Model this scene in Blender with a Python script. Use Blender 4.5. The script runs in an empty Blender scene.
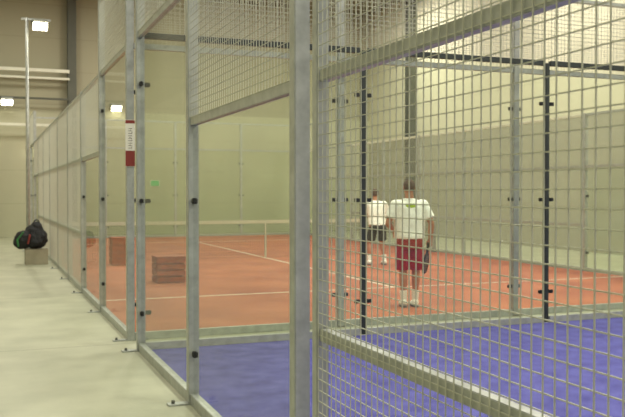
import bpy, bmesh, math, random
from mathutils import Vector, Matrix, Euler
random.seed(4)
S=bpy.context.scene
COL=S.collection
try:
    S.view_settings.view_transform='Standard'
    S.cycles.transparent_max_bounces=40
    S.cycles.max_bounces=8
except Exception as e: print(e)

# ---------------- materials ----------------
def lin(c):
    return tuple(((v/255)/12.92 if v/255<=0.04045 else ((v/255+0.055)/1.055)**2.4) for v in c)+(1.0,)
def mat(name,c,rough=0.6,metal=0.0,var=0.12,scale=8.0,bump=0.0,bscale=None,c2=None,emit=None,es=0):
    m=bpy.data.materials.new(name); m.use_nodes=True
    nt=m.node_tree; n=nt.nodes; l=nt.links; b=n['Principled BSDF']
    b.inputs['Roughness'].default_value=rough; b.inputs['Metallic'].default_value=metal
    tc=n.new('ShaderNodeTexCoord')
    nz=n.new('ShaderNodeTexNoise'); nz.inputs['Scale'].default_value=scale; nz.inputs['Detail'].default_value=5
    l.new(tc.outputs['Object'],nz.inputs['Vector'])
    cr=n.new('ShaderNodeValToRGB'); cr.color_ramp.elements[0].position=0.3; cr.color_ramp.elements[1].position=0.7
    a=lin(c)
    if c2 is None:
        lo=tuple(v*(1-var) for v in a[:3])+(1,); hi=tuple(min(1,v*(1+var)) for v in a[:3])+(1,)
    else: lo=a; hi=lin(c2)
    cr.color_ramp.elements[0].color=lo; cr.color_ramp.elements[1].color=hi
    l.new(nz.outputs['Fac'],cr.inputs['Fac']); l.new(cr.outputs['Color'],b.inputs['Base Color'])
    if bump:
        nb=n.new('ShaderNodeTexNoise'); nb.inputs['Scale'].default_value=bscale or scale*4
        l.new(tc.outputs['Object'],nb.inputs['Vector'])
        bp=n.new('ShaderNodeBump'); bp.inputs['Strength'].default_value=bump; bp.inputs['Distance'].default_value=0.02
        l.new(nb.outputs['Fac'],bp.inputs['Height']); l.new(bp.outputs['Normal'],b.inputs['Normal'])
    if emit:
        b.inputs['Emission Color'].default_value=lin(emit); b.inputs['Emission Strength'].default_value=es
    m['ramp']=cr.name
    return m
M_galv=mat('galvanised_steel',(168,172,168),0.36,0.3,0.16,14)
M_wire=mat('galvanised_wire',(184,186,170),0.42,0.15,0.05,10)
M_dark=mat('dark_steel',(52,58,56),0.5,0.3,0.15,10)
M_cap=mat('pale_painted_rail',(216,216,200),0.5,0.0,0.05,6)
M_clamp=mat('black_clamp',(34,36,36),0.5,0.2,0.1,10)
M_concrete=mat('polished_concrete',(152,154,132),0.42,0,0.1,1.3,0.06,30,c2=(180,181,158))
M_orange=mat('terracotta_turf',(154,80,50),0.75,0,0.1,1.0,0.5,180,c2=(184,108,74))
M_blue=mat('blue_turf',(52,50,140),0.7,0,0.1,5.0,0.6,160,c2=(88,88,174))
M_line=mat('white_court_line',(222,214,198),0.7,0,0.08,12)
M_tape=mat('net_tape',(196,194,176),0.8,0,0.06,12)
M_ceil=mat('ceiling_paint',(126,122,104),0.9,0,0.06,0.6)
M_col=mat('hall_column_steel',(84,86,76),0.6,0.1,0.1,3)
M_skin=mat('skin',(186,128,98),0.6,0,0.06,10)
M_hair=mat('brown_hair',(84,62,48),0.8,0,0.3,60,0.5,120)
M_wshirt2=mat('white_cotton',(250,252,246),0.85,0,0.03,8,0.15,25)
M_red=mat('maroon_shorts_cloth',(156,22,32),0.8,0,0.15,8,0.2,25)
M_black=mat('black_cloth',(28,30,33),0.8,0,0.2,8,0.2,25)
M_wsock=mat('white_sock',(246,244,238),0.9,0,0.05,20,0.3,80)
M_shoe=mat('white_shoe',(246,244,238),0.5,0,0.05,8)
M_rub=mat('grey_sole',(120,120,118),0.7,0,0.1,8)
M_eye=mat('eye_white',(230,228,220),0.3,0,0.02,8)
M_net=mat('black_net_cord',(60,66,58),0.8,0,0.1,8)
M_wood=mat('brown_wood',(150,70,36),0.6,0,0.25,9)
M_card=mat('pale_cardboard',(150,144,124),0.8,0,0.1,5)
M_green=mat('green_fabric',(46,110,56),0.7,0,0.15,12)
M_signw=mat('white_sign_plate',(226,224,212),0.5,0,0.03,8)
M_signr=mat('red_sign_plate',(128,44,36),0.5,0,0.08,8)
M_ink=mat('dark_ink',(70,44,38),0.6,0,0.05,8)
M_lamp=mat('lit_lamp_glass',(255,250,225),0.4,0,0.01,3,emit=(255,246,214),es=26)
M_exit=mat('lit_green_sign',(70,150,84),0.4,0,0.05,3,emit=(110,190,120),es=0.35)

def wall_mat(name,low,high,zs):
    m=mat(name,low,0.85,0,0.05,0.7); nt=m.node_tree;n=nt.nodes;l=nt.links;b=n['Principled BSDF']
    cr=n[m['ramp']]
    g=n.new('ShaderNodeNewGeometry'); sp=n.new('ShaderNodeSeparateXYZ'); l.new(g.outputs['Position'],sp.inputs[0])
    mr=n.new('ShaderNodeMapRange'); mr.inputs['From Min'].default_value=zs-0.02; mr.inputs['From Max'].default_value=zs+0.02
    l.new(sp.outputs['Z'],mr.inputs['Value'])
    mx=n.new('ShaderNodeMix'); mx.data_type='RGBA'; l.new(mr.outputs['Result'],mx.inputs['Factor'])
    l.new(cr.outputs['Color'],mx.inputs['A']); mx.inputs['B'].default_value=lin(high)
    md=n.new('ShaderNodeMath'); md.operation='PINGPONG'; md.inputs[1].default_value=0.6; l.new(sp.outputs['Z'],md.inputs[0])
    lt=n.new('ShaderNodeMath'); lt.operation='LESS_THAN'; lt.inputs[1].default_value=0.012; l.new(md.outputs[0],lt.inputs[0])
    m2=n.new('ShaderNodeMix'); m2.data_type='RGBA'; m2.blend_type='MULTIPLY'; m2.inputs['B'].default_value=(0.86,0.86,0.85,1)
    l.new(lt.outputs[0],m2.inputs['Factor']); l.new(mx.outputs['Result'],m2.inputs['A'])
    l.new(m2.outputs['Result'],b.inputs['Base Color'])
    return m
M_wallR=wall_mat('hall_wall_side',(158,156,138),(200,197,174),3.7)
M_wallE=wall_mat('hall_wall_end',(178,177,152),(160,157,134),4.6)

# glass: clear, slightly green, milky sheen painted in as a thin dusty diffuse film, reflection rising towards grazing angles
M_glass=bpy.data.materials.new('court_glass'); M_glass.use_nodes=True
nt=M_glass.node_tree; nt.nodes.clear(); N=nt.nodes.new; LK=nt.links.new
o=N('ShaderNodeOutputMaterial'); t=N('ShaderNodeBsdfTransparent'); t.inputs[0].default_value=(0.965,0.98,0.95,1)
gl=N('ShaderNodeBsdfGlossy'); gl.inputs['Roughness'].default_value=0.02
g=N('ShaderNodeNewGeometry'); dt=N('ShaderNodeVectorMath'); dt.operation='DOT_PRODUCT'; LK(g.outputs['Incoming'],dt.inputs[0]); LK(g.outputs['Normal'],dt.inputs[1])
ab=N('ShaderNodeMath'); ab.operation='ABSOLUTE'; LK(dt.outputs['Value'],ab.inputs[0])
om=N('ShaderNodeMath'); om.operation='SUBTRACT'; om.inputs[0].default_value=1; LK(ab.outputs[0],om.inputs[1])
pw=N('ShaderNodeMath'); pw.operation='POWER'; pw.inputs[1].default_value=5; LK(om.outputs[0],pw.inputs[0])
ma=N('ShaderNodeMath'); ma.operation='MULTIPLY_ADD'; ma.inputs[1].default_value=0.34; ma.inputs[2].default_value=0.015; LK(pw.outputs[0],ma.inputs[0])
tcg=N('ShaderNodeTexCoord'); ng=N('ShaderNodeTexNoise'); ng.inputs['Scale'].default_value=2.2; LK(tcg.outputs['Object'],ng.inputs['Vector'])
mrg=N('ShaderNodeMapRange'); mrg.inputs['From Min'].default_value=.3; mrg.inputs['From Max'].default_value=.7; mrg.inputs['To Min'].default_value=.002; mrg.inputs['To Max'].default_value=.018; LK(ng.outputs['Fac'],mrg.inputs['Value'])
df=N('ShaderNodeBsdfDiffuse'); df.inputs[0].default_value=(.8,.8,.72,1)
mxd=N('ShaderNodeMixShader'); LK(mrg.outputs['Result'],mxd.inputs[0]); LK(t.outputs[0],mxd.inputs[1]); LK(df.outputs[0],mxd.inputs[2])
mx=N('ShaderNodeMixShader'); LK(ma.outputs[0],mx.inputs[0]); LK(mxd.outputs[0],mx.inputs[1]); LK(gl.outputs[0],mx.inputs[2]); LK(mx.outputs[0],o.inputs[0])
# concrete joints
nt=M_concrete.node_tree;n=nt.nodes;l=nt.links
g=n.new('ShaderNodeNewGeometry'); sp=n.new('ShaderNodeSeparateXYZ'); l.new(g.outputs['Position'],sp.inputs[0])
md=n.new('ShaderNodeMath'); md.operation='PINGPONG'; md.inputs[1].default_value=2.2; l.new(sp.outputs['Y'],md.inputs[0])
lt=n.new('ShaderNodeMath'); lt.operation='LESS_THAN'; lt.inputs[1].default_value=0.012; l.new(md.outputs[0],lt.inputs[0])
m2=n.new('ShaderNodeMix'); m2.data_type='RGBA'; m2.blend_type='MULTIPLY'; m2.inputs['B'].default_value=(0.6,0.6,0.56,1)
l.new(lt.outputs[0],m2.inputs['Factor']); l.new(n[M_concrete['ramp']].outputs['Color'],m2.inputs['A']); l.new(m2.outputs['Result'],n['Principled BSDF'].inputs['Base Color'])
# shirt with printed green mark on the back
M_shirt=mat('white_tshirt_printed',(252,253,248),0.85,0,0.03,8,0.2,22)
nt=M_shirt.node_tree;n=nt.nodes;l=nt.links
tc=n.new('ShaderNodeTexCoord'); mp=n.new('ShaderNodeMapping')
mp.inputs['Scale'].default_value=(1/0.08,8,1/0.03); mp.inputs['Location'].default_value=(0,1.0,-1.395/0.03)
l.new(tc.outputs['Object'],mp.inputs[0]); gr=n.new('ShaderNodeVectorMath'); gr.operation='LENGTH'; l.new(mp.outputs[0],gr.inputs[0])
lt=n.new('ShaderNodeMath'); lt.operation='LESS_THAN'; lt.inputs[1].default_value=1.0; l.new(gr.outputs['Value'],lt.inputs[0])
m2=n.new('ShaderNodeMix'); m2.data_type='RGBA'; m2.inputs['B'].default_value=lin((160,186,50))
l.new(lt.outputs[0],m2.inputs['Factor']); l.new(n[M_shirt['ramp']].outputs['Color'],m2.inputs['A']); l.new(m2.outputs['Result'],n['Principled BSDF'].inputs['Base Color'])

# ---------------- helpers ----------------
def mesh_pd(name,V,F,m,smooth=False):
    me=bpy.data.meshes.new(name); me.from_pydata(V,[],F); me.update()
    me.materials.append(m)
    return me
def boxes_mesh(name,bl,m,bev=0.0):
    bm=bmesh.new()
    for (x0,x1,y0,y1,z0,z1) in bl:
        vs=[bm.verts.new((x,y,z)) for x in(x0,x1) for y in(y0,y1) for z in(z0,z1)]
        for f in ((0,1,3,2),(4,6,7,5),(0,4,5,1),(2,3,7,6),(0,2,6,4),(1,5,7,3)):
            bm.faces.new([vs[i] for i in f])
    bmesh.ops.recalc_face_normals(bm,faces=bm.faces)
    if bev: bmesh.ops.bevel(bm,geom=list(bm.edges),offset=bev,segments=2,affect='EDGES')
    me=bpy.data.meshes.new(name); bm.to_mesh(me); bm.free(); me.materials.append(m); return me
def obj(name,data,parent=None,loc=(0,0,0),rot=(0,0,0)):
    o=bpy.data.objects.new(name,data); o.location=loc; o.rotation_euler=rot
    if parent: o.parent=parent
    COL.objects.link(o); return o
def tag(o,label,cat,group=None):
    o['label']=label; o['category']=cat
    if group: o['group']=group
    return o
def cyl_mesh(name,p0,p1,r0,r1,m,seg=16):
    bm=bmesh.new(); add_cyl(bm,p0,p1,r0,r1,seg); me=bpy.data.meshes.new(name); bm.to_mesh(me); bm.free(); me.materials.append(m)
    for p in me.polygons: p.use_smooth=len(p.vertices)==4
    return me
def add_cyl(bm,p0,p1,r0,r1,seg=16):
    p0=Vector(p0);p1=Vector(p1);d=p1-p0
    q=Vector((0,0,1)).rotation_difference(d.normalized()).to_matrix().to_4x4()
    mt=Matrix.Translation((p0+p1)/2)@q
    bmesh.ops.create_cone(bm,cap_ends=True,segments=seg,radius1=r0,radius2=r1,depth=d.length,matrix=mt)
def add_ell(bm,c,r,rot=None,u=20,v=14):
    mt=Matrix.Translation(Vector(c))
    if rot: mt=mt@Euler(rot).to_matrix().to_4x4()
    mt=mt@Matrix.Diagonal((r[0],r[1],r[2],1))
    bmesh.ops.create_uvsphere(bm,u_segments=u,v_segments=v,radius=1,matrix=mt)
def add_limb(bm,pts,rs,seg=16):
    for i in range(len(pts)-1): add_cyl(bm,pts[i],pts[i+1],rs[i],rs[i+1],seg)
    for p,r in zip(pts,rs): add_ell(bm,p,(r,r,r),u=seg,v=10)
def add_loft(bm,rings,seg=28):
    R=[]
    for (c,rx,ry) in rings:
        R.append([bm.verts.new((c[0]+rx*math.cos(2*math.pi*i/seg),c[1]+ry*math.sin(2*math.pi*i/seg),c[2])) for i in range(seg)])
    for a,b in zip(R[:-1],R[1:]):
        for i in range(seg): bm.faces.new((a[i],a[(i+1)%seg],b[(i+1)%seg],b[i]))
    bm.faces.new(list(reversed(R[0]))); bm.faces.new(R[-1])
def fuse(bm,name,m,voxel=0.008,smooth=4,disp=0):
    bmesh.ops.recalc_face_normals(bm,faces=bm.faces)
    me=bpy.data.meshes.new(name+'_t'); bm.to_mesh(me); bm.free()
    o=bpy.data.objects.new(name+'_t',me); COL.objects.link(o)
    r=o.modifiers.new('r','REMESH'); r.mode='VOXEL'; r.voxel_size=voxel
    s=o.modifiers.new('s','SMOOTH'); s.iterations=smooth; s.factor=0.5
    if disp:
        tx=bpy.data.textures.new('wr','CLOUDS'); tx.noise_scale=0.09
        d=o.modifiers.new('d','DISPLACE'); d.texture=tx; d.strength=disp; d.mid_level=0.5
    dg=bpy.context.evaluated_depsgraph_get(); dg.update()
    out=bpy.data.meshes.new_from_object(o.evaluated_get(dg)); out.name=name
    bpy.data.objects.remove(o)
    out.materials.clear(); out.materials.append(m)
    for p in out.polygons: p.use_smooth=True
    return out

# ---------------- room ----------------
def struct(name,b,m):
    o=obj(name,boxes_mesh(name,[b],m)); o['kind']='structure'; return o
X0,X1,Y0,Y1,H=-2.6,15.0,-13.0,31.6,9.0
struct('floor',(X0,X1,Y0,Y1,-0.2,0),M_concrete)
struct('ceiling',(X0,X1,Y0,Y1,H,H+0.2),M_ceil)
struct('wall_far',(X0-.2,X1+.2,Y1,Y1+.2,0,H),M_wallE)
struct('wall_back',(X0-.2,X1+.2,Y0-.2,Y0,0,H),M_wallE)
struct('wall_left',(X0-.2,X0,Y0,Y1,0,H),M_wallE)
struct('wall_right',(X1,X1+.2,Y0,Y1,0,H),M_wallR)

def hcol(x,y,w=0.3):
    t=0.02
    me=boxes_mesh('hall_column',[(-w/2,w/2,-w/2,-w/2+t,0,H),(-w/2,w/2,w/2-t,w/2,0,H),(-t/2,t/2,-w/2+t-.001,w/2-t+.001,0,H)],M_col)
    o=obj('hall_column',me,loc=(x,y,0)); tag(o,'dark grey steel I-section column against the hall wall','column','hall columns')
    obj('base_plate',boxes_mesh('base_plate',[(-.2,.2,-.2,.2,0,.02)],M_col,0.003),o)
hcol(2.95,31.38)
hcol(14.8,27.6)

# ---------------- turf ----------------
LX=1.40; PW=2.45; RX=LX+4*PW; DY=2.28
YB=8.35; YO=8.99; YE=YO+9*DY; YN=(YO+YE)/2
CX=(LX+RX)/2
def turf(x0,x1,y0,y1,m,label):
    o=obj('court_turf',boxes_mesh('court_turf',[(0,x1-x0,0,y1-y0,0,0.012)],m),loc=(x0,y0,0.0005)); tag(o,label,'court surface'); return o
TB=turf(LX+.1,RX-.02,-12,YB-.06,M_blue,'violet-blue artificial turf court surface dusted with sand')
TO=turf(LX+.1,RX-.02,YO+.06,YE-.06,M_orange,'terracotta orange artificial turf court surface with white lines')
def line(par,x0,x1,y0,y1):
    L=par.location
    obj('court_line',boxes_mesh('court_line',[(x0-L.x,x1-L.x,y0-L.y,y1-L.y,0.012,0.0145)],M_line),par)
line(TO,LX+.12,RX-.04,YN-6.95,YN-6.90)
line(TO,LX+.12,RX-.04,YN+6.90,YN+6.95)
line(TO,CX-.025,CX+.025,YN-6.90,YN+6.90)
line(TB,LX+.12,RX-.04,-8.0,-7.95)

# ---------------- fences ----------------
cache={}
def wire_mesh(L,z0,z1,sp=0.05,r=0.0018):
    k=('w',round(L,3),z0,z1)
    if k in cache: return cache[k]
    V=[];F=[]
    def bar(p,q,off,ax):
        b=len(V)
        if ax=='z':
            c=[(p[0]+dx,off+dy) for dx,dy in((-r,-r),(r,-r),(r,r),(-r,r))]
            for z in(p[1],q[1]): V.extend([(x,y,z) for x,y in c])
        else:
            c=[(off+dy,p[1]+dz) for dy,dz in((-r,-r),(r,-r),(r,r),(-r,r))]
            for x in(p[0],q[0]): V.extend([(x,y,z) for y,z in c])
        for i in range(4): F.append((b+i,b+(i+1)%4,b+4+(i+1)%4,b+4+i))
    nx=int(L/sp)
    for i in range(nx+1): bar((i*L/nx,z0),(i*L/nx,z1),0.0018,'z')
    nz=max(1,int(round((z1-z0)/sp)))
    for i in range(nz+1):
        z=z0+i*(z1-z0)/nz; bar((0,z),(L,z),-0.0018,'x')
    me=mesh_pd('wire_mesh',V,F,M_wire); cache[k]=me; return me
def rail_mesh(L,z,h,m,w=0.05,nm='rail'):
    k=(nm,round(L,3),round(h,3),m.name,w)
    if k not in cache: cache[k]=boxes_mesh(nm,[(0,L,-w/2,w/2,-h/2,h/2)],m,0.003)
    return cache[k]
def clamp_mesh():
    if 'c' not in cache: cache['c']=boxes_mesh('clamp',[(-.028,.028,-.018,.018,-.022,.022)],M_clamp,0.006)
    return cache['c']
TOP=3.15; MID=2.11; LOW=0.935; HIGH=4.12
def panel(kind,x,y,L,alongY,group,frame=M_galv,label=None,capm=None):
    rot=(0,0,math.pi/2 if alongY else 0)
    a=0.045; l=L-2*a
    ox,oy=(0,a) if alongY else (a,0)
    e=obj('mesh_fence' if kind=='mesh' else 'glass_fence',None,loc=(x+ox,y+oy,0),rot=rot)
    e.empty_display_size=0.2
    def rail(z,h,m=frame,w=0.05,nm='rail'): obj(nm,rail_mesh(l,z,h,m,w,nm),e,(0,0,z))
    rail(0.04,0.08,M_galv,0.06,'base_rail')
    if kind=='mesh':
        for z in(LOW,MID): rail(z,0.055,frame,0.045)
        rail(TOP,0.06,capm or frame)
        obj('wire_mesh',wire_mesh(l,0.08,TOP),e,(0,0.027 if alongY else -0.027,0))
        tag(e,label or 'galvanised square wire mesh fence with cross rails','fence',group)
    else:
        gz=TOP if kind=='glass3' else MID; tz=HIGH if kind=='glass3' else TOP
        rail(gz,0.06,(capm or frame) if kind=='glass3' else frame); rail(tz,0.05)
        k=('g',round(L,3),gz)
        if k not in cache: cache[k]=boxes_mesh('glass_pane',[(0,l,-.005,.005,0.08,gz-.03)],M_glass)
        obj('glass_pane',cache[k],e,(0,0,0))
        obj('wire_mesh',wire_mesh(l,gz+.03,tz-.02),e,(0,0.027 if alongY else -.027,0))
        for z in ((0.38,1.5,2.66) if kind=='glass3' else (0.38,1.52)):
            for xx in (.028,l-.028): obj('clamp',clamp_mesh(),e,(xx,0,z))
        tag(e,label or 'clear tempered glass court enclosure topped with wire mesh','glass fence',group)
    return e
def post(x,y,h,w,m,group,label,plate=True,d=None):
    d=d or w
    k=('p',h,w,d,m.name)
    if k not in cache: cache[k]=boxes_mesh('fence_post',[(-w/2,w/2,-d/2,d/2,0.012,h)],m,0.004)
    o=obj('fence_post',cache[k],loc=(x,y,0)); tag(o,label,'post',group)
    if plate:
        if 'bp' not in cache: cache['bp']=boxes_mesh('base_plate',[(-.19,.042,-.042,.042,0,.012)],M_galv,0.002)
        obj('base_plate',cache['bp'],o,(0,0,0))
        if 'bo' not in cache: cache['bo']=cyl_mesh('bolt',(0,0,.012),(0,0,.035),.014,.014,M_col,6)
        obj('bolt',cache['bo'],o,(-.15,0,0))
    return o
GP='side fence posts'; GL='galvanised square steel fence post bolted to the concrete floor'
post(LX+.04,3.79+.04,HIGH,.08,M_galv,GP,GL)
post(LX+.03,3.53,TOP+.03,.06,M_galv,GP,'slimmer galvanised post carrying the wire mesh gate')
post(LX+.04,6.07+.04,TOP+.03,.08,M_galv,GP,GL)
post(LX+.04,YB,HIGH,.08,M_galv,GP,'galvanised corner post of the blue court')
post(LX+.04,YO,HIGH,.08,M_galv,GP,'galvanised corner post of the orange court')
post(LX+.04,3.53-DY,TOP+.03,.06,M_galv,GP,GL)
panel('mesh',LX+.03,3.53-DY,DY,True,'blue court side mesh fences',label='near square wire mesh fence with two cross rails')
panel('mesh',LX+.03,3.53-2*DY,DY,True,'blue court side mesh fences')
panel('glass2',LX+.04,3.83,2.28,True,'blue court side glass',label='two metre clear glass fence with wire mesh above')
panel('glass3',LX+.04,6.11,2.24,True,'blue court side glass',label='three metre clear glass corner fence')
for i in range(4):
    panel('glass3',LX+.04+i*PW,YB,PW,False,'blue court end wall',frame=M_dark)
for i in range(1,5): post(LX+.04+i*PW,YB,TOP if i<4 else HIGH,.055,M_dark,'blue end wall posts','dark steel post with black glass clamps in the court end',False)
for i in range(4):
    panel('glass3',LX+.04+i*PW,YO,PW,False,'orange court end wall')
for i in range(1,5): post(LX+.04+i*PW,YO,HIGH,.08,M_galv,'orange end wall posts','galvanised post of the orange court end',False)
for i in range(4):
    panel('glass3',LX+.04+i*PW,YE,PW,False,'orange court far end wall')
for i in range(0,5): post(LX+.04+i*PW,YE,HIGH,.08,M_galv,'orange far end posts','galvanised post of the distant court end',False)
for xs,gn in((LX+.04,'corridor side'),(RX+.04,'hall side')):
    for i in range(9):
        k='glass3' if i in(0,8) else ('glass2' if i in (1,7) else 'mesh')
        panel(k,xs,YO+i*DY,DY,True,'orange court '+gn+' fences',capm=(M_cap if gn=='hall side' else None))
    for i in range(1,9):
        post(xs,YO+i*DY,HIGH if i in(1,8) else TOP+.03,.08,M_galv,'orange court '+gn+' posts',GL,gn=='corridor side')
# court sign on corner post
sg=obj('court_sign',boxes_mesh('court_sign',[(-.05,.05,-.006,.006,0,.50)],M_signw,0.003),loc=(LX+.035,YO-.05,1.86)); tag(sg,'narrow vertical white and red court sign fixed to the corner post','sign')
obj('red_band',boxes_mesh('red_band',[(-.0495,.0495,-.009,-.005,0.005,.17)],M_signr),sg)
obj('red_band',boxes_mesh('red_band',[(-.0495,.0495,-.009,-.005,0.46,.495)],M_signr),sg)
z=.195
for i in range(9):
    gly=[(-.02,.02,-.008,-.005,z,z+.005)]
    if i%3==0: gly+=[(.0148,.02,-.008,-.005,z+.0049,z+.018)]
    if i%3==1: gly+=[(-.003,.002,-.008,-.005,z+.0049,z+.016)]
    obj('letter',boxes_mesh('letter',gly,M_ink),sg)
    z+=.026

# ---------------- net ----------------
net=obj('court_net',None,loc=(LX+.3,YN,0)); tag(net,'black cord court net with white top tape','net')
NL=RX-LX-.5
V=[];F=[]
def nbar(x0,x1,z0,z1):
    b=len(V); 
    for y in(-.0015,.0015): V.extend([(x0,y,z0),(x1,y,z0),(x1,y,z1),(x0,y,z1)])
    F.extend([(b,b+1,b+2,b+3),(b+4,b+7,b+6,b+5),(b,b+4,b+5,b+1),(b+3,b+2,b+6,b+7),(b,b+3,b+7,b+4),(b+1,b+5,b+6,b+2)])
nn=int(NL/.06)
for i in range(nn+1): nbar(i*.06,i*.06+.004,.03,.87)
for j in range(15): nbar(0,NL,.03+j*.06,.034+j*.06)
obj('net_cord',mesh_pd('net_cord',V,F,M_net),net)
obj('top_tape',boxes_mesh('top_tape',[(0,NL,-.008,.008,.84,.92)],M_tape,.003),net)
obj('centre_strap',boxes_mesh('centre_strap',[(NL/2-.02,NL/2+.02,-.012,.012,.015,.85)],M_tape,.003),net)
for x in(-.04,NL+.04):
    obj('net_post',boxes_mesh('net_post',[(x-.04,x+.04,-.04,.04,.015,.95)],M_galv,.005),net)

# ---------------- lamps, beams ----------------
def flood(x,y,z,label,w=.5):
    h=obj('floodlight',boxes_mesh('floodlight',[(-w/2,w/2,-.16,.16,.02,.16)],M_galv,.03),loc=(x,y,z),rot=(math.radians(-38),0,0)); tag(h,label,'floodlight','hall floodlights')
    obj('lamp_lens',boxes_mesh('lamp_lens',[(-w/2+.03,w/2-.03,-.13,.13,.0,.024)],M_lamp,.006),h)
    obj('bracket',boxes_mesh('bracket',[(-w/2-.02,-w/2,-.02,.02,.05,.22),(w/2,w/2+.02,-.02,.02,.05,.22),(-w/2-.02,w/2+.02,-.02,.02,.2,.22)],M_col),h)
    return h
lp=obj('light_pole',cyl_mesh('light_pole',(0,0,.0),(0,0,6.35),.05,.04,M_galv),loc=(1.08,24,0)); tag(lp,'tall galvanised light pole standing beside the corridor fence','light pole')
obj('cross_arm',boxes_mesh('cross_arm',[(-.15,.62,-.03,.03,6.29,6.35)],M_galv,.005),lp)
obj('base_plate',boxes_mesh('base_plate',[(-.15,.15,-.15,.15,0,.015)],M_galv,.003),lp)
flood(1.42,23.86,6.11,'lit floodlight hanging from the light pole arm',.42)
def beam(y,z,x0,x1,r,m,label):
    o=obj('steel_beam',boxes_mesh('steel_beam',[(0,x1-x0,-r,r,-r,r)],m,.01),loc=(x0,y,z)); tag(o,label,'beam','hall cross beams')
beam(31.15,5.95,X0,2.85,.06,M_cap,'pale horizontal steel tube spanning the corridor')
beam(31.15,5.68,X0,2.85,.04,M_cap,'thinner pale steel tube under the upper one')
beam(31.15,4.95,X0,2.85,.035,M_col,'dark horizontal steel tube spanning the corridor')
beam(31.15,4.0,X0,2.85,.05,M_cap,'low pale horizontal tube')
flood(.72,31.01,4.74,'lit floodlight hung under the dark tube',.42)
flood(4.55,31.4,4.7,'lit floodlight bracketed to the hall end wall',.42)
flood(1.75,31.4,3.35,'small lit floodlight on the end wall',.35)
ex=obj('emergency_sign',boxes_mesh('emergency_sign',[(-.16,.16,-.03,0,0,.2)],M_exit,.01),loc=(6.0,31.6,1.85)); tag(ex,'small dim green emergency sign on the end wall','sign')
obj('mounting_plate',boxes_mesh('mounting_plate',[(-.18,.18,-.012,0,-.02,.22)],M_signw,.003),ex)

# ---------------- crates ----------------
def crate(x,y,w,d,h,label):
    t=.02
    o=obj('wooden_crate',None,loc=(x,y,.0126)); tag(o,label,'crate','wooden crates')
    leg=boxes_mesh('leg',[(-.02,.02,-.02,.02,0,h-.001)],M_wood,.003)
    for sx in(-1,1):
        for sy in(-1,1): obj('leg',leg,o,(sx*(w/2-.03),sy*(d/2-.03),0))
    n=4; sh=h/n
    sl=[]
    for i in range(n):
        z0=i*sh+.012; z1=(i+1)*sh-.004
        sl+=[(-w/2,w/2,-d/2-t,-d/2,z0,z1),(-w/2,w/2,d/2,d/2+t,z0,z1),(-w/2-t,-w/2,-d/2,d/2,z0,z1),(w/2,w/2+t,-d/2,d/2,z0,z1)]
    obj('slats',boxes_mesh('slats',sl,M_wood,.003),o)
    obj('lid',boxes_mesh('lid',[(-w/2-t,w/2+t,-d/2-t,d/2+t,h,h+.02)],M_wood,.003),o)
crate(3.0,14.55,.48,.4,.44,'low red-brown slatted wooden crate on the orange turf')
crate(2.72,18.4,.36,.4,.58,'taller red-brown wooden crate near the net')

# ---------------- corridor bags ----------------
bx=obj('cardboard_box',boxes_mesh('cardboard_box',[(-.24,.24,-.2,.2,0,.34)],M_card,.006),loc=(1.04,19.4,0)); tag(bx,'pale cardboard box on the corridor floor under a bag','box')
obj('flap',boxes_mesh('flap',[(-.24,.24,-.2,-.005,.341,.345)],M_card),bx)
obj('flap',boxes_mesh('flap',[(-.24,.24,.005,.2,.341,.345)],M_card),bx)
bm=bmesh.new()
add_ell(bm,(.02,0,.26),(.24,.18,.27)); add_ell(bm,(.12,0,.22),(.19,.17,.22)); add_ell(bm,(-.2,-.05,.2),(.2,.17,.2)); add_ell(bm,(-.27,-.06,.13),(.15,.14,.13)); add_ell(bm,(.02,-.14,.18),(.16,.08,.14)); add_ell(bm,(.07,0,.46),(.13,.12,.13))
bag=obj('sports_bag',fuse(bm,'sports_bag',M_black,.012,4,.05),loc=(.98,19.4,.355)); tag(bag,'slumped black sports backpack with green trim on the box','bag')
bm=bmesh.new(); add_limb(bm,[(-.22,-.18,.36),(-.34,-.18,.2),(-.32,-.2,.06)],[.02,.024,.022],10)
obj('green_strap',fuse(bm,'green_strap',M_green,.008,2),bag)
bm=bmesh.new(); add_limb(bm,[(-.08,-.2,.3),(-.12,-.22,.12)],[.022,.02],10)
obj('red_strap',fuse(bm,'red_strap',M_signr,.008,2),bag)
bm=bmesh.new(); 
pts=[(.07+.06*math.cos(a),-.02,.56+.07*math.sin(a)) for a in [i*math.pi/8 for i in range(9)]]
add_limb(bm,pts,[.014]*9,8); obj('handle',fuse(bm,'handle',M_black,.006,1),bag)

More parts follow.
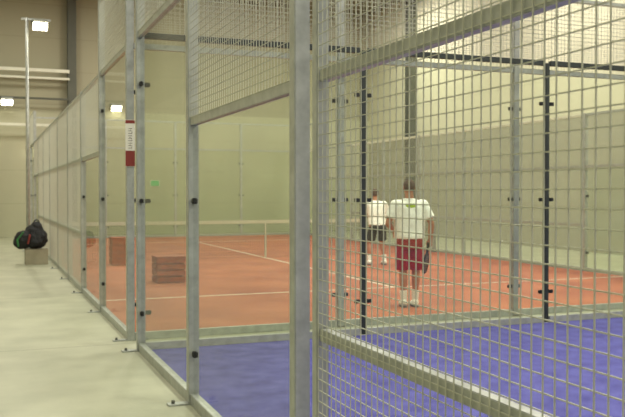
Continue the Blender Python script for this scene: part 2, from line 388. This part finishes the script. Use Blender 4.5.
# ---------------- people ----------------
def finger(bm,pts,r): add_limb(bm,pts,[r*(1-.1*i) for i in range(len(pts))],10)
def grip_hand(bm,h,side):
    add_ell(bm,(h[0]+side*.034,h[1]-.004,h[2]),(.017,.042,.046))
    for i,(dz,rad,a1) in enumerate(((.034,.026,185),(.012,.028,200),(-.011,.028,195),(-.033,.025,175))):
        pts=[]
        for a in (20,75,130,a1):
            an=math.radians(a); pts.append((h[0]+side*math.cos(an)*(rad+.006),h[1]+math.sin(an)*(rad+.006),h[2]-dz))
        finger(bm,pts,.0092)
    pts=[]
    for a in (-25,-80,-140):
        an=math.radians(a); pts.append((h[0]+side*math.cos(an)*.034,h[1]+math.sin(an)*.034,h[2]+.02-(a+25)*.0002))
    finger(bm,pts,.011)
def open_hand(bm,w,d,side):
    d=Vector(d).normalized()
    lat=d.cross(Vector((side,0,0.0001))).normalized()
    inn=lat.cross(d).normalized()
    w=Vector(w)
    for k in(-.028,-.01,.01,.028): add_limb(bm,[w+lat*k*.6,w+lat*k+d*.085],[.017,.013],10)
    for k,L in((-.03,.07),(-.01,.082),(.01,.078),(.03,.06)):
        b=w+lat*k+d*.085
        finger(bm,[b,b+d*L*.45+inn*.008,b+d*L*.78+inn*.026,b+d*L+inn*.045],.0092)
    t0=w+lat*-.025+d*.02
    finger(bm,[t0,t0+lat*-.025+d*.03+inn*.01,t0+lat*-.035+d*.06+inn*.02],.0115)
def person(loc,rotz,P,label):
    e=obj('person',None,loc=loc,rot=(0,0,rotz)); tag(e,label,'person'); e.empty_display_size=.3
    ln=P.get('lean',0.0)
    HZ=P.get('hipz',.93)
    def T(x,y,z):
        dz=z-HZ
        return (x, y+math.sin(ln)*dz+P.get('hipy',0), HZ+math.cos(ln)*dz)
    bm=bmesh.new()
    hips=[(-.095,P.get('hipy',0),HZ-.02),(.095,P.get('hipy',0),HZ-.02)]
    for hp,kn,an in zip(hips,P['knees'],P['ankles']):
        k=Vector(kn);a=Vector(an);h=Vector(hp)
        calf=k.lerp(a,.3)+Vector((0,-.018,0))
        add_limb(bm,[h,h.lerp(k,.5),k,calf,k.lerp(a,.7),a],[.092,.078,.056,.058,.042,.036])
        add_ell(bm,(a.x,a.y+.05,.05),(.042,.11,.036))
    def loft(rings): add_loft(bm,[(T(0,yo,z),rx,ry) for z,rx,ry,yo in rings])
    b=P.get('belly',0)
    loft([(HZ-.1,.12,.09,0),(HZ,.165,.115+b/2,0),(HZ+.12,.15+b,.11+b,.01),(HZ+.28,.16+b*.5,.115+b/2,.005),(HZ+.42,.175,.115,0),(HZ+.5,.17,.09,0),(HZ+.545,.09,.065,0)])
    nk=T(0,-.005,HZ+.52); hd=Vector(T(0,.0,HZ+.695))+Vector((0,.02,0))
    add_limb(bm,[nk,hd+Vector((0,-.015,-.06))],[.062,.056])
    add_ell(bm,hd+Vector((0,-.012,.025)),(.077,.096,.095)); add_ell(bm,hd+Vector((0,.02,-.035)),(.06,.07,.075))
    add_ell(bm,hd+Vector((0,.045,-.085)),(.032,.035,.022))
    add_limb(bm,[hd+Vector((0,.084,.015)),hd+Vector((0,.108,-.022))],[.009,.014],8)
    add_ell(bm,hd+Vector((0,.084,-.055)),(.024,.012,.006)); add_ell(bm,hd+Vector((0,.083,-.067)),(.02,.012,.006))
    for s in(-1,1): add_ell(bm,hd+Vector((s*.08,-.008,-.005)),(.01,.02,.032),(0.15,0,s*.25))
    for s,(sh,el,wr) in zip((-1,1),P['arms']):
        sh=Vector(T(*sh)); el=Vector(el); wr=Vector(wr)
        add_limb(bm,[sh,sh.lerp(el,.5),el,el.lerp(wr,.3),wr],[.058,.05,.04,.042,.027])
        if P['grip'][0 if s<0 else 1]:
            hh=P['grip'][0 if s<0 else 1]
            add_limb(bm,[wr,(hh[0]+s*.03,hh[1],hh[2]+.03)],[.026,.024]); grip_hand(bm,hh,s)
        else: open_hand(bm,wr,wr-el+Vector((0,0,-.03)),s)
    obj('body',fuse(bm,'body',M_skin,P.get('vox',.0065),3),e)
    for s in(-1,1):
        bm=bmesh.new(); add_ell(bm,hd+Vector((s*.03,.076,.012)),(.013,.012,.009)); me=bpy.data.meshes.new('eye'); bm.to_mesh(me); bm.free(); me.materials.append(M_eye); obj('eye',me,e)
    bm=bmesh.new(); bmesh.ops.create_uvsphere(bm,u_segments=32,v_segments=24,radius=1,matrix=Matrix.Translation(hd+Vector((0,-.014,.027)))@Matrix.Diagonal((.083,.103,.1,1)))
    dl=[v for v in bm.verts if (v.co.y-hd.y>.045 and v.co.z-hd.z<.075) or (v.co.z-hd.z<-.035) or (abs(v.co.x-hd.x)>.06 and v.co.z-hd.z<.03 and v.co.y-hd.y>-.035)]
    bmesh.ops.delete(bm,geom=dl,context='VERTS')
    me=bpy.data.meshes.new('hair'); bm.to_mesh(me); bm.free(); me.materials.append(M_hair)
    for p in me.polygons:p.use_smooth=True
    ho=obj('hair',me,e); sm=ho.modifiers.new('s','SOLIDIFY'); sm.thickness=.01
    bm=bmesh.new()
    loft2=[(HZ+.0,.195+b*.5,.15+b,0),(HZ+.03,.198+b*.5,.152+b,0),(HZ+.15,.19+b,.145+b,.008),(HZ+.3,.2+b*.5,.145+b/2,.0),(HZ+.42,.208,.138,0),(HZ+.49,.195,.112,0),(HZ+.53,.13,.085,0),(HZ+.555,.075,.07,0)]
    add_loft(bm,[(T(0,yo,z),rx,ry) for z,rx,ry,yo in loft2])
    for s,(sh,el,wr) in zip((-1,1),P['arms']):
        sh=Vector(T(*sh)); el=Vector(el)
        add_limb(bm,[sh+Vector((-s*.03,0,.0)),sh,sh.lerp(el,.3)],[.08,.078,.078]); add_cyl(bm,sh.lerp(el,.25),sh.lerp(el,.72),.079,.082)
    obj('t_shirt',fuse(bm,'t_shirt',P['shirt'],.009,3,.014),e)
    bm=bmesh.new(); hy=P.get('hipy',0)
    add_loft(bm,[((0,hy,HZ-.14),.165,.13),((0,hy,HZ-.05),.188,.145+b/2),((0,hy,HZ+.04),.18,.14+b/2),((0,hy,HZ+.06),.17,.13+b/2)])
    for hp,kn in zip(hips,P['knees']):
        h=Vector(hp)+Vector((0,0,-.05));k=Vector(kn); add_cyl(bm,h,h.lerp(k,P.get('sl',.9)),.1,.108,24)
        add_ell(bm,h,(.1,.1,.1))
    obj('shorts',fuse(bm,'shorts',P['shorts'],.009,3,.014),e)
    for kn,an in zip(P['knees'],P['ankles']):
        k=Vector(kn);a=Vector(an)
        bm=bmesh.new(); add_cyl(bm,a+Vector((0,0,-.02)),a.lerp(k,.32),.043,.054,20); obj('sock',fuse(bm,'sock',M_wsock,.007,2),e)
        bm=bmesh.new(); add_ell(bm,(a.x,a.y-.02,.062),(.046,.06,.05)); add_ell(bm,(a.x,a.y+.07,.05),(.048,.12,.038)); add_ell(bm,(a.x,a.y+.12,.042),(.05,.07,.03)); add_ell(bm,(a.x,a.y,.09),(.045,.05,.03))
        sh=obj('shoe',fuse(bm,'shoe',M_shoe,.007,3),e)
        bm=bmesh.new(); add_loft(bm,[((a.x,a.y+.045,.0),.05,.145),((a.x,a.y+.045,.024),.053,.148)]); me=bpy.data.meshes.new('sole'); bm.to_mesh(me); bm.free(); me.materials.append(M_rub); obj('sole',me,sh)
    return e
def racket(loc,rot,label):
    e=obj('padel_racket',None,loc=loc,rot=rot); tag(e,label,'racket','rackets'); e.empty_display_size=.1
    obj('handle',cyl_mesh('handle',(0,0,.07),(0,0,-.08),.016,.015,M_black),e)
    bm=bmesh.new()
    add_limb(bm,[(0,0,-.08),(-.05,0,-.16)],[.014,.014],10); add_limb(bm,[(0,0,-.08),(.05,0,-.16)],[.014,.014],10)
    pts=[(.125*math.sin(t),0,-.27-.135*math.cos(t)) for t in [i*2*math.pi/28 for i in range(29)]]
    add_limb(bm,pts,[.017]*29,8)
    obj('frame',fuse(bm,'frame',M_black,.006,2),e)
    bm=bmesh.new(); bmesh.ops.create_cone(bm,cap_ends=True,segments=40,radius1=1,radius2=1,depth=1,matrix=Matrix.Translation((0,0,-.27))@Matrix.Diagonal((.12,1,.13,1))@Matrix.Rotation(math.pi/2,4,'X')@Matrix.Diagonal((1,1,.024,1)))
    me=bpy.data.meshes.new('face'); bm.to_mesh(me); bm.free(); me.materials.append(M_dark); obj('face',me,e)
    hl=[]
    for i in range(-3,4):
        for j in range(-3,4):
            if i*i+j*j<=10: hl.append((i*.027-.005,i*.027+.005,-.0128,.0128,-.27+j*.027-.005,-.27+j*.027+.005))
    obj('hole_pattern',boxes_mesh('hole_pattern',hl,M_rub),e)
    return e
P1=dict(belly=.025,hipz=.94,lean=.04,
  knees=[(-.085,.035,.50),(.095,.03,.50)],ankles=[(-.08,0,.1),(.085,.02,.1)],
  arms=[((-.195,0,1.40),(-.3,.0,1.15),(-.19,.2,1.05)),((.195,0,1.40),(.30,-.02,1.15),(.31,.08,.92))],
  grip=[None,(.29,.115,.855)],shirt=M_shirt,shorts=M_red,sl=.95)
L1=(5.42,10.12,.0128); R1=math.radians(-16)
person(L1,R1,P1,'man in white t-shirt and maroon shorts, back turned, holding racket')
hp=Matrix.Rotation(R1,4,'Z')@Vector((.29,.115,.855))
racket((L1[0]+hp.x,L1[1]+hp.y,L1[2]+hp.z),(math.radians(8),0,R1+math.radians(62)),'black padel racket hanging low beside maroon shorts')
P2=dict(hipz=.87,hipy=-.05,lean=.28,vox=.0075,
  knees=[(-.14,.08,.47),(.14,.08,.47)],ankles=[(-.17,-.02,.1),(.17,-.02,.1)],
  arms=[((-.19,0,1.33),(-.27,.17,1.1),(-.07,.38,1.04)),((.19,0,1.33),(.27,.15,1.1),(.1,.36,1.02))],
  grip=[None,(.05,.44,.99)],shirt=M_wshirt2,shorts=M_black,sl=.75)
L2=(7.95,16.35,.0128); R2=math.radians(-10)
person(L2,R2,P2,'player in white t-shirt and black shorts crouching slightly near the net')
hp=Matrix.Rotation(R2,4,'Z')@Vector((.05,.44,.99))
racket((L2[0]+hp.x,L2[1]+hp.y,L2[2]+hp.z),(math.radians(150),0,R2),'dark padel racket held up by the crouching player')

# ---------------- lights ----------------
def area(x,y,z,sx,sy,e,c=(1,.965,.83)):
    l=bpy.data.lights.new('hall_light','AREA'); l.shape='RECTANGLE'; l.size=sx; l.size_y=sy; l.energy=e; l.color=c
    o=bpy.data.objects.new('hall_light',l); o.location=(x,y,z); COL.objects.link(o)
for x in(0.2,6.3,12.6):
    for y in(-6,2,10,18,26):
        area(x,y,8.8,1.2,2.5,425 if x>1 else 240)
w=bpy.data.worlds.new('world'); w.use_nodes=True; w.node_tree.nodes['Background'].inputs[0].default_value=(.6,.62,.5,1); w.node_tree.nodes['Background'].inputs[1].default_value=.3; S.world=w

# ---------------- camera ----------------
cam=bpy.data.cameras.new('camera'); co=bpy.data.objects.new('camera',cam); COL.objects.link(co)
co.location=(0,0,1.58); co.rotation_euler=(math.radians(90-1.07),0,math.radians(-21.5))
cam.sensor_width=36; cam.lens=830/625*36
cam.dof.use_dof=True; cam.dof.focus_distance=4.0; cam.dof.aperture_fstop=6.3
S.camera=co
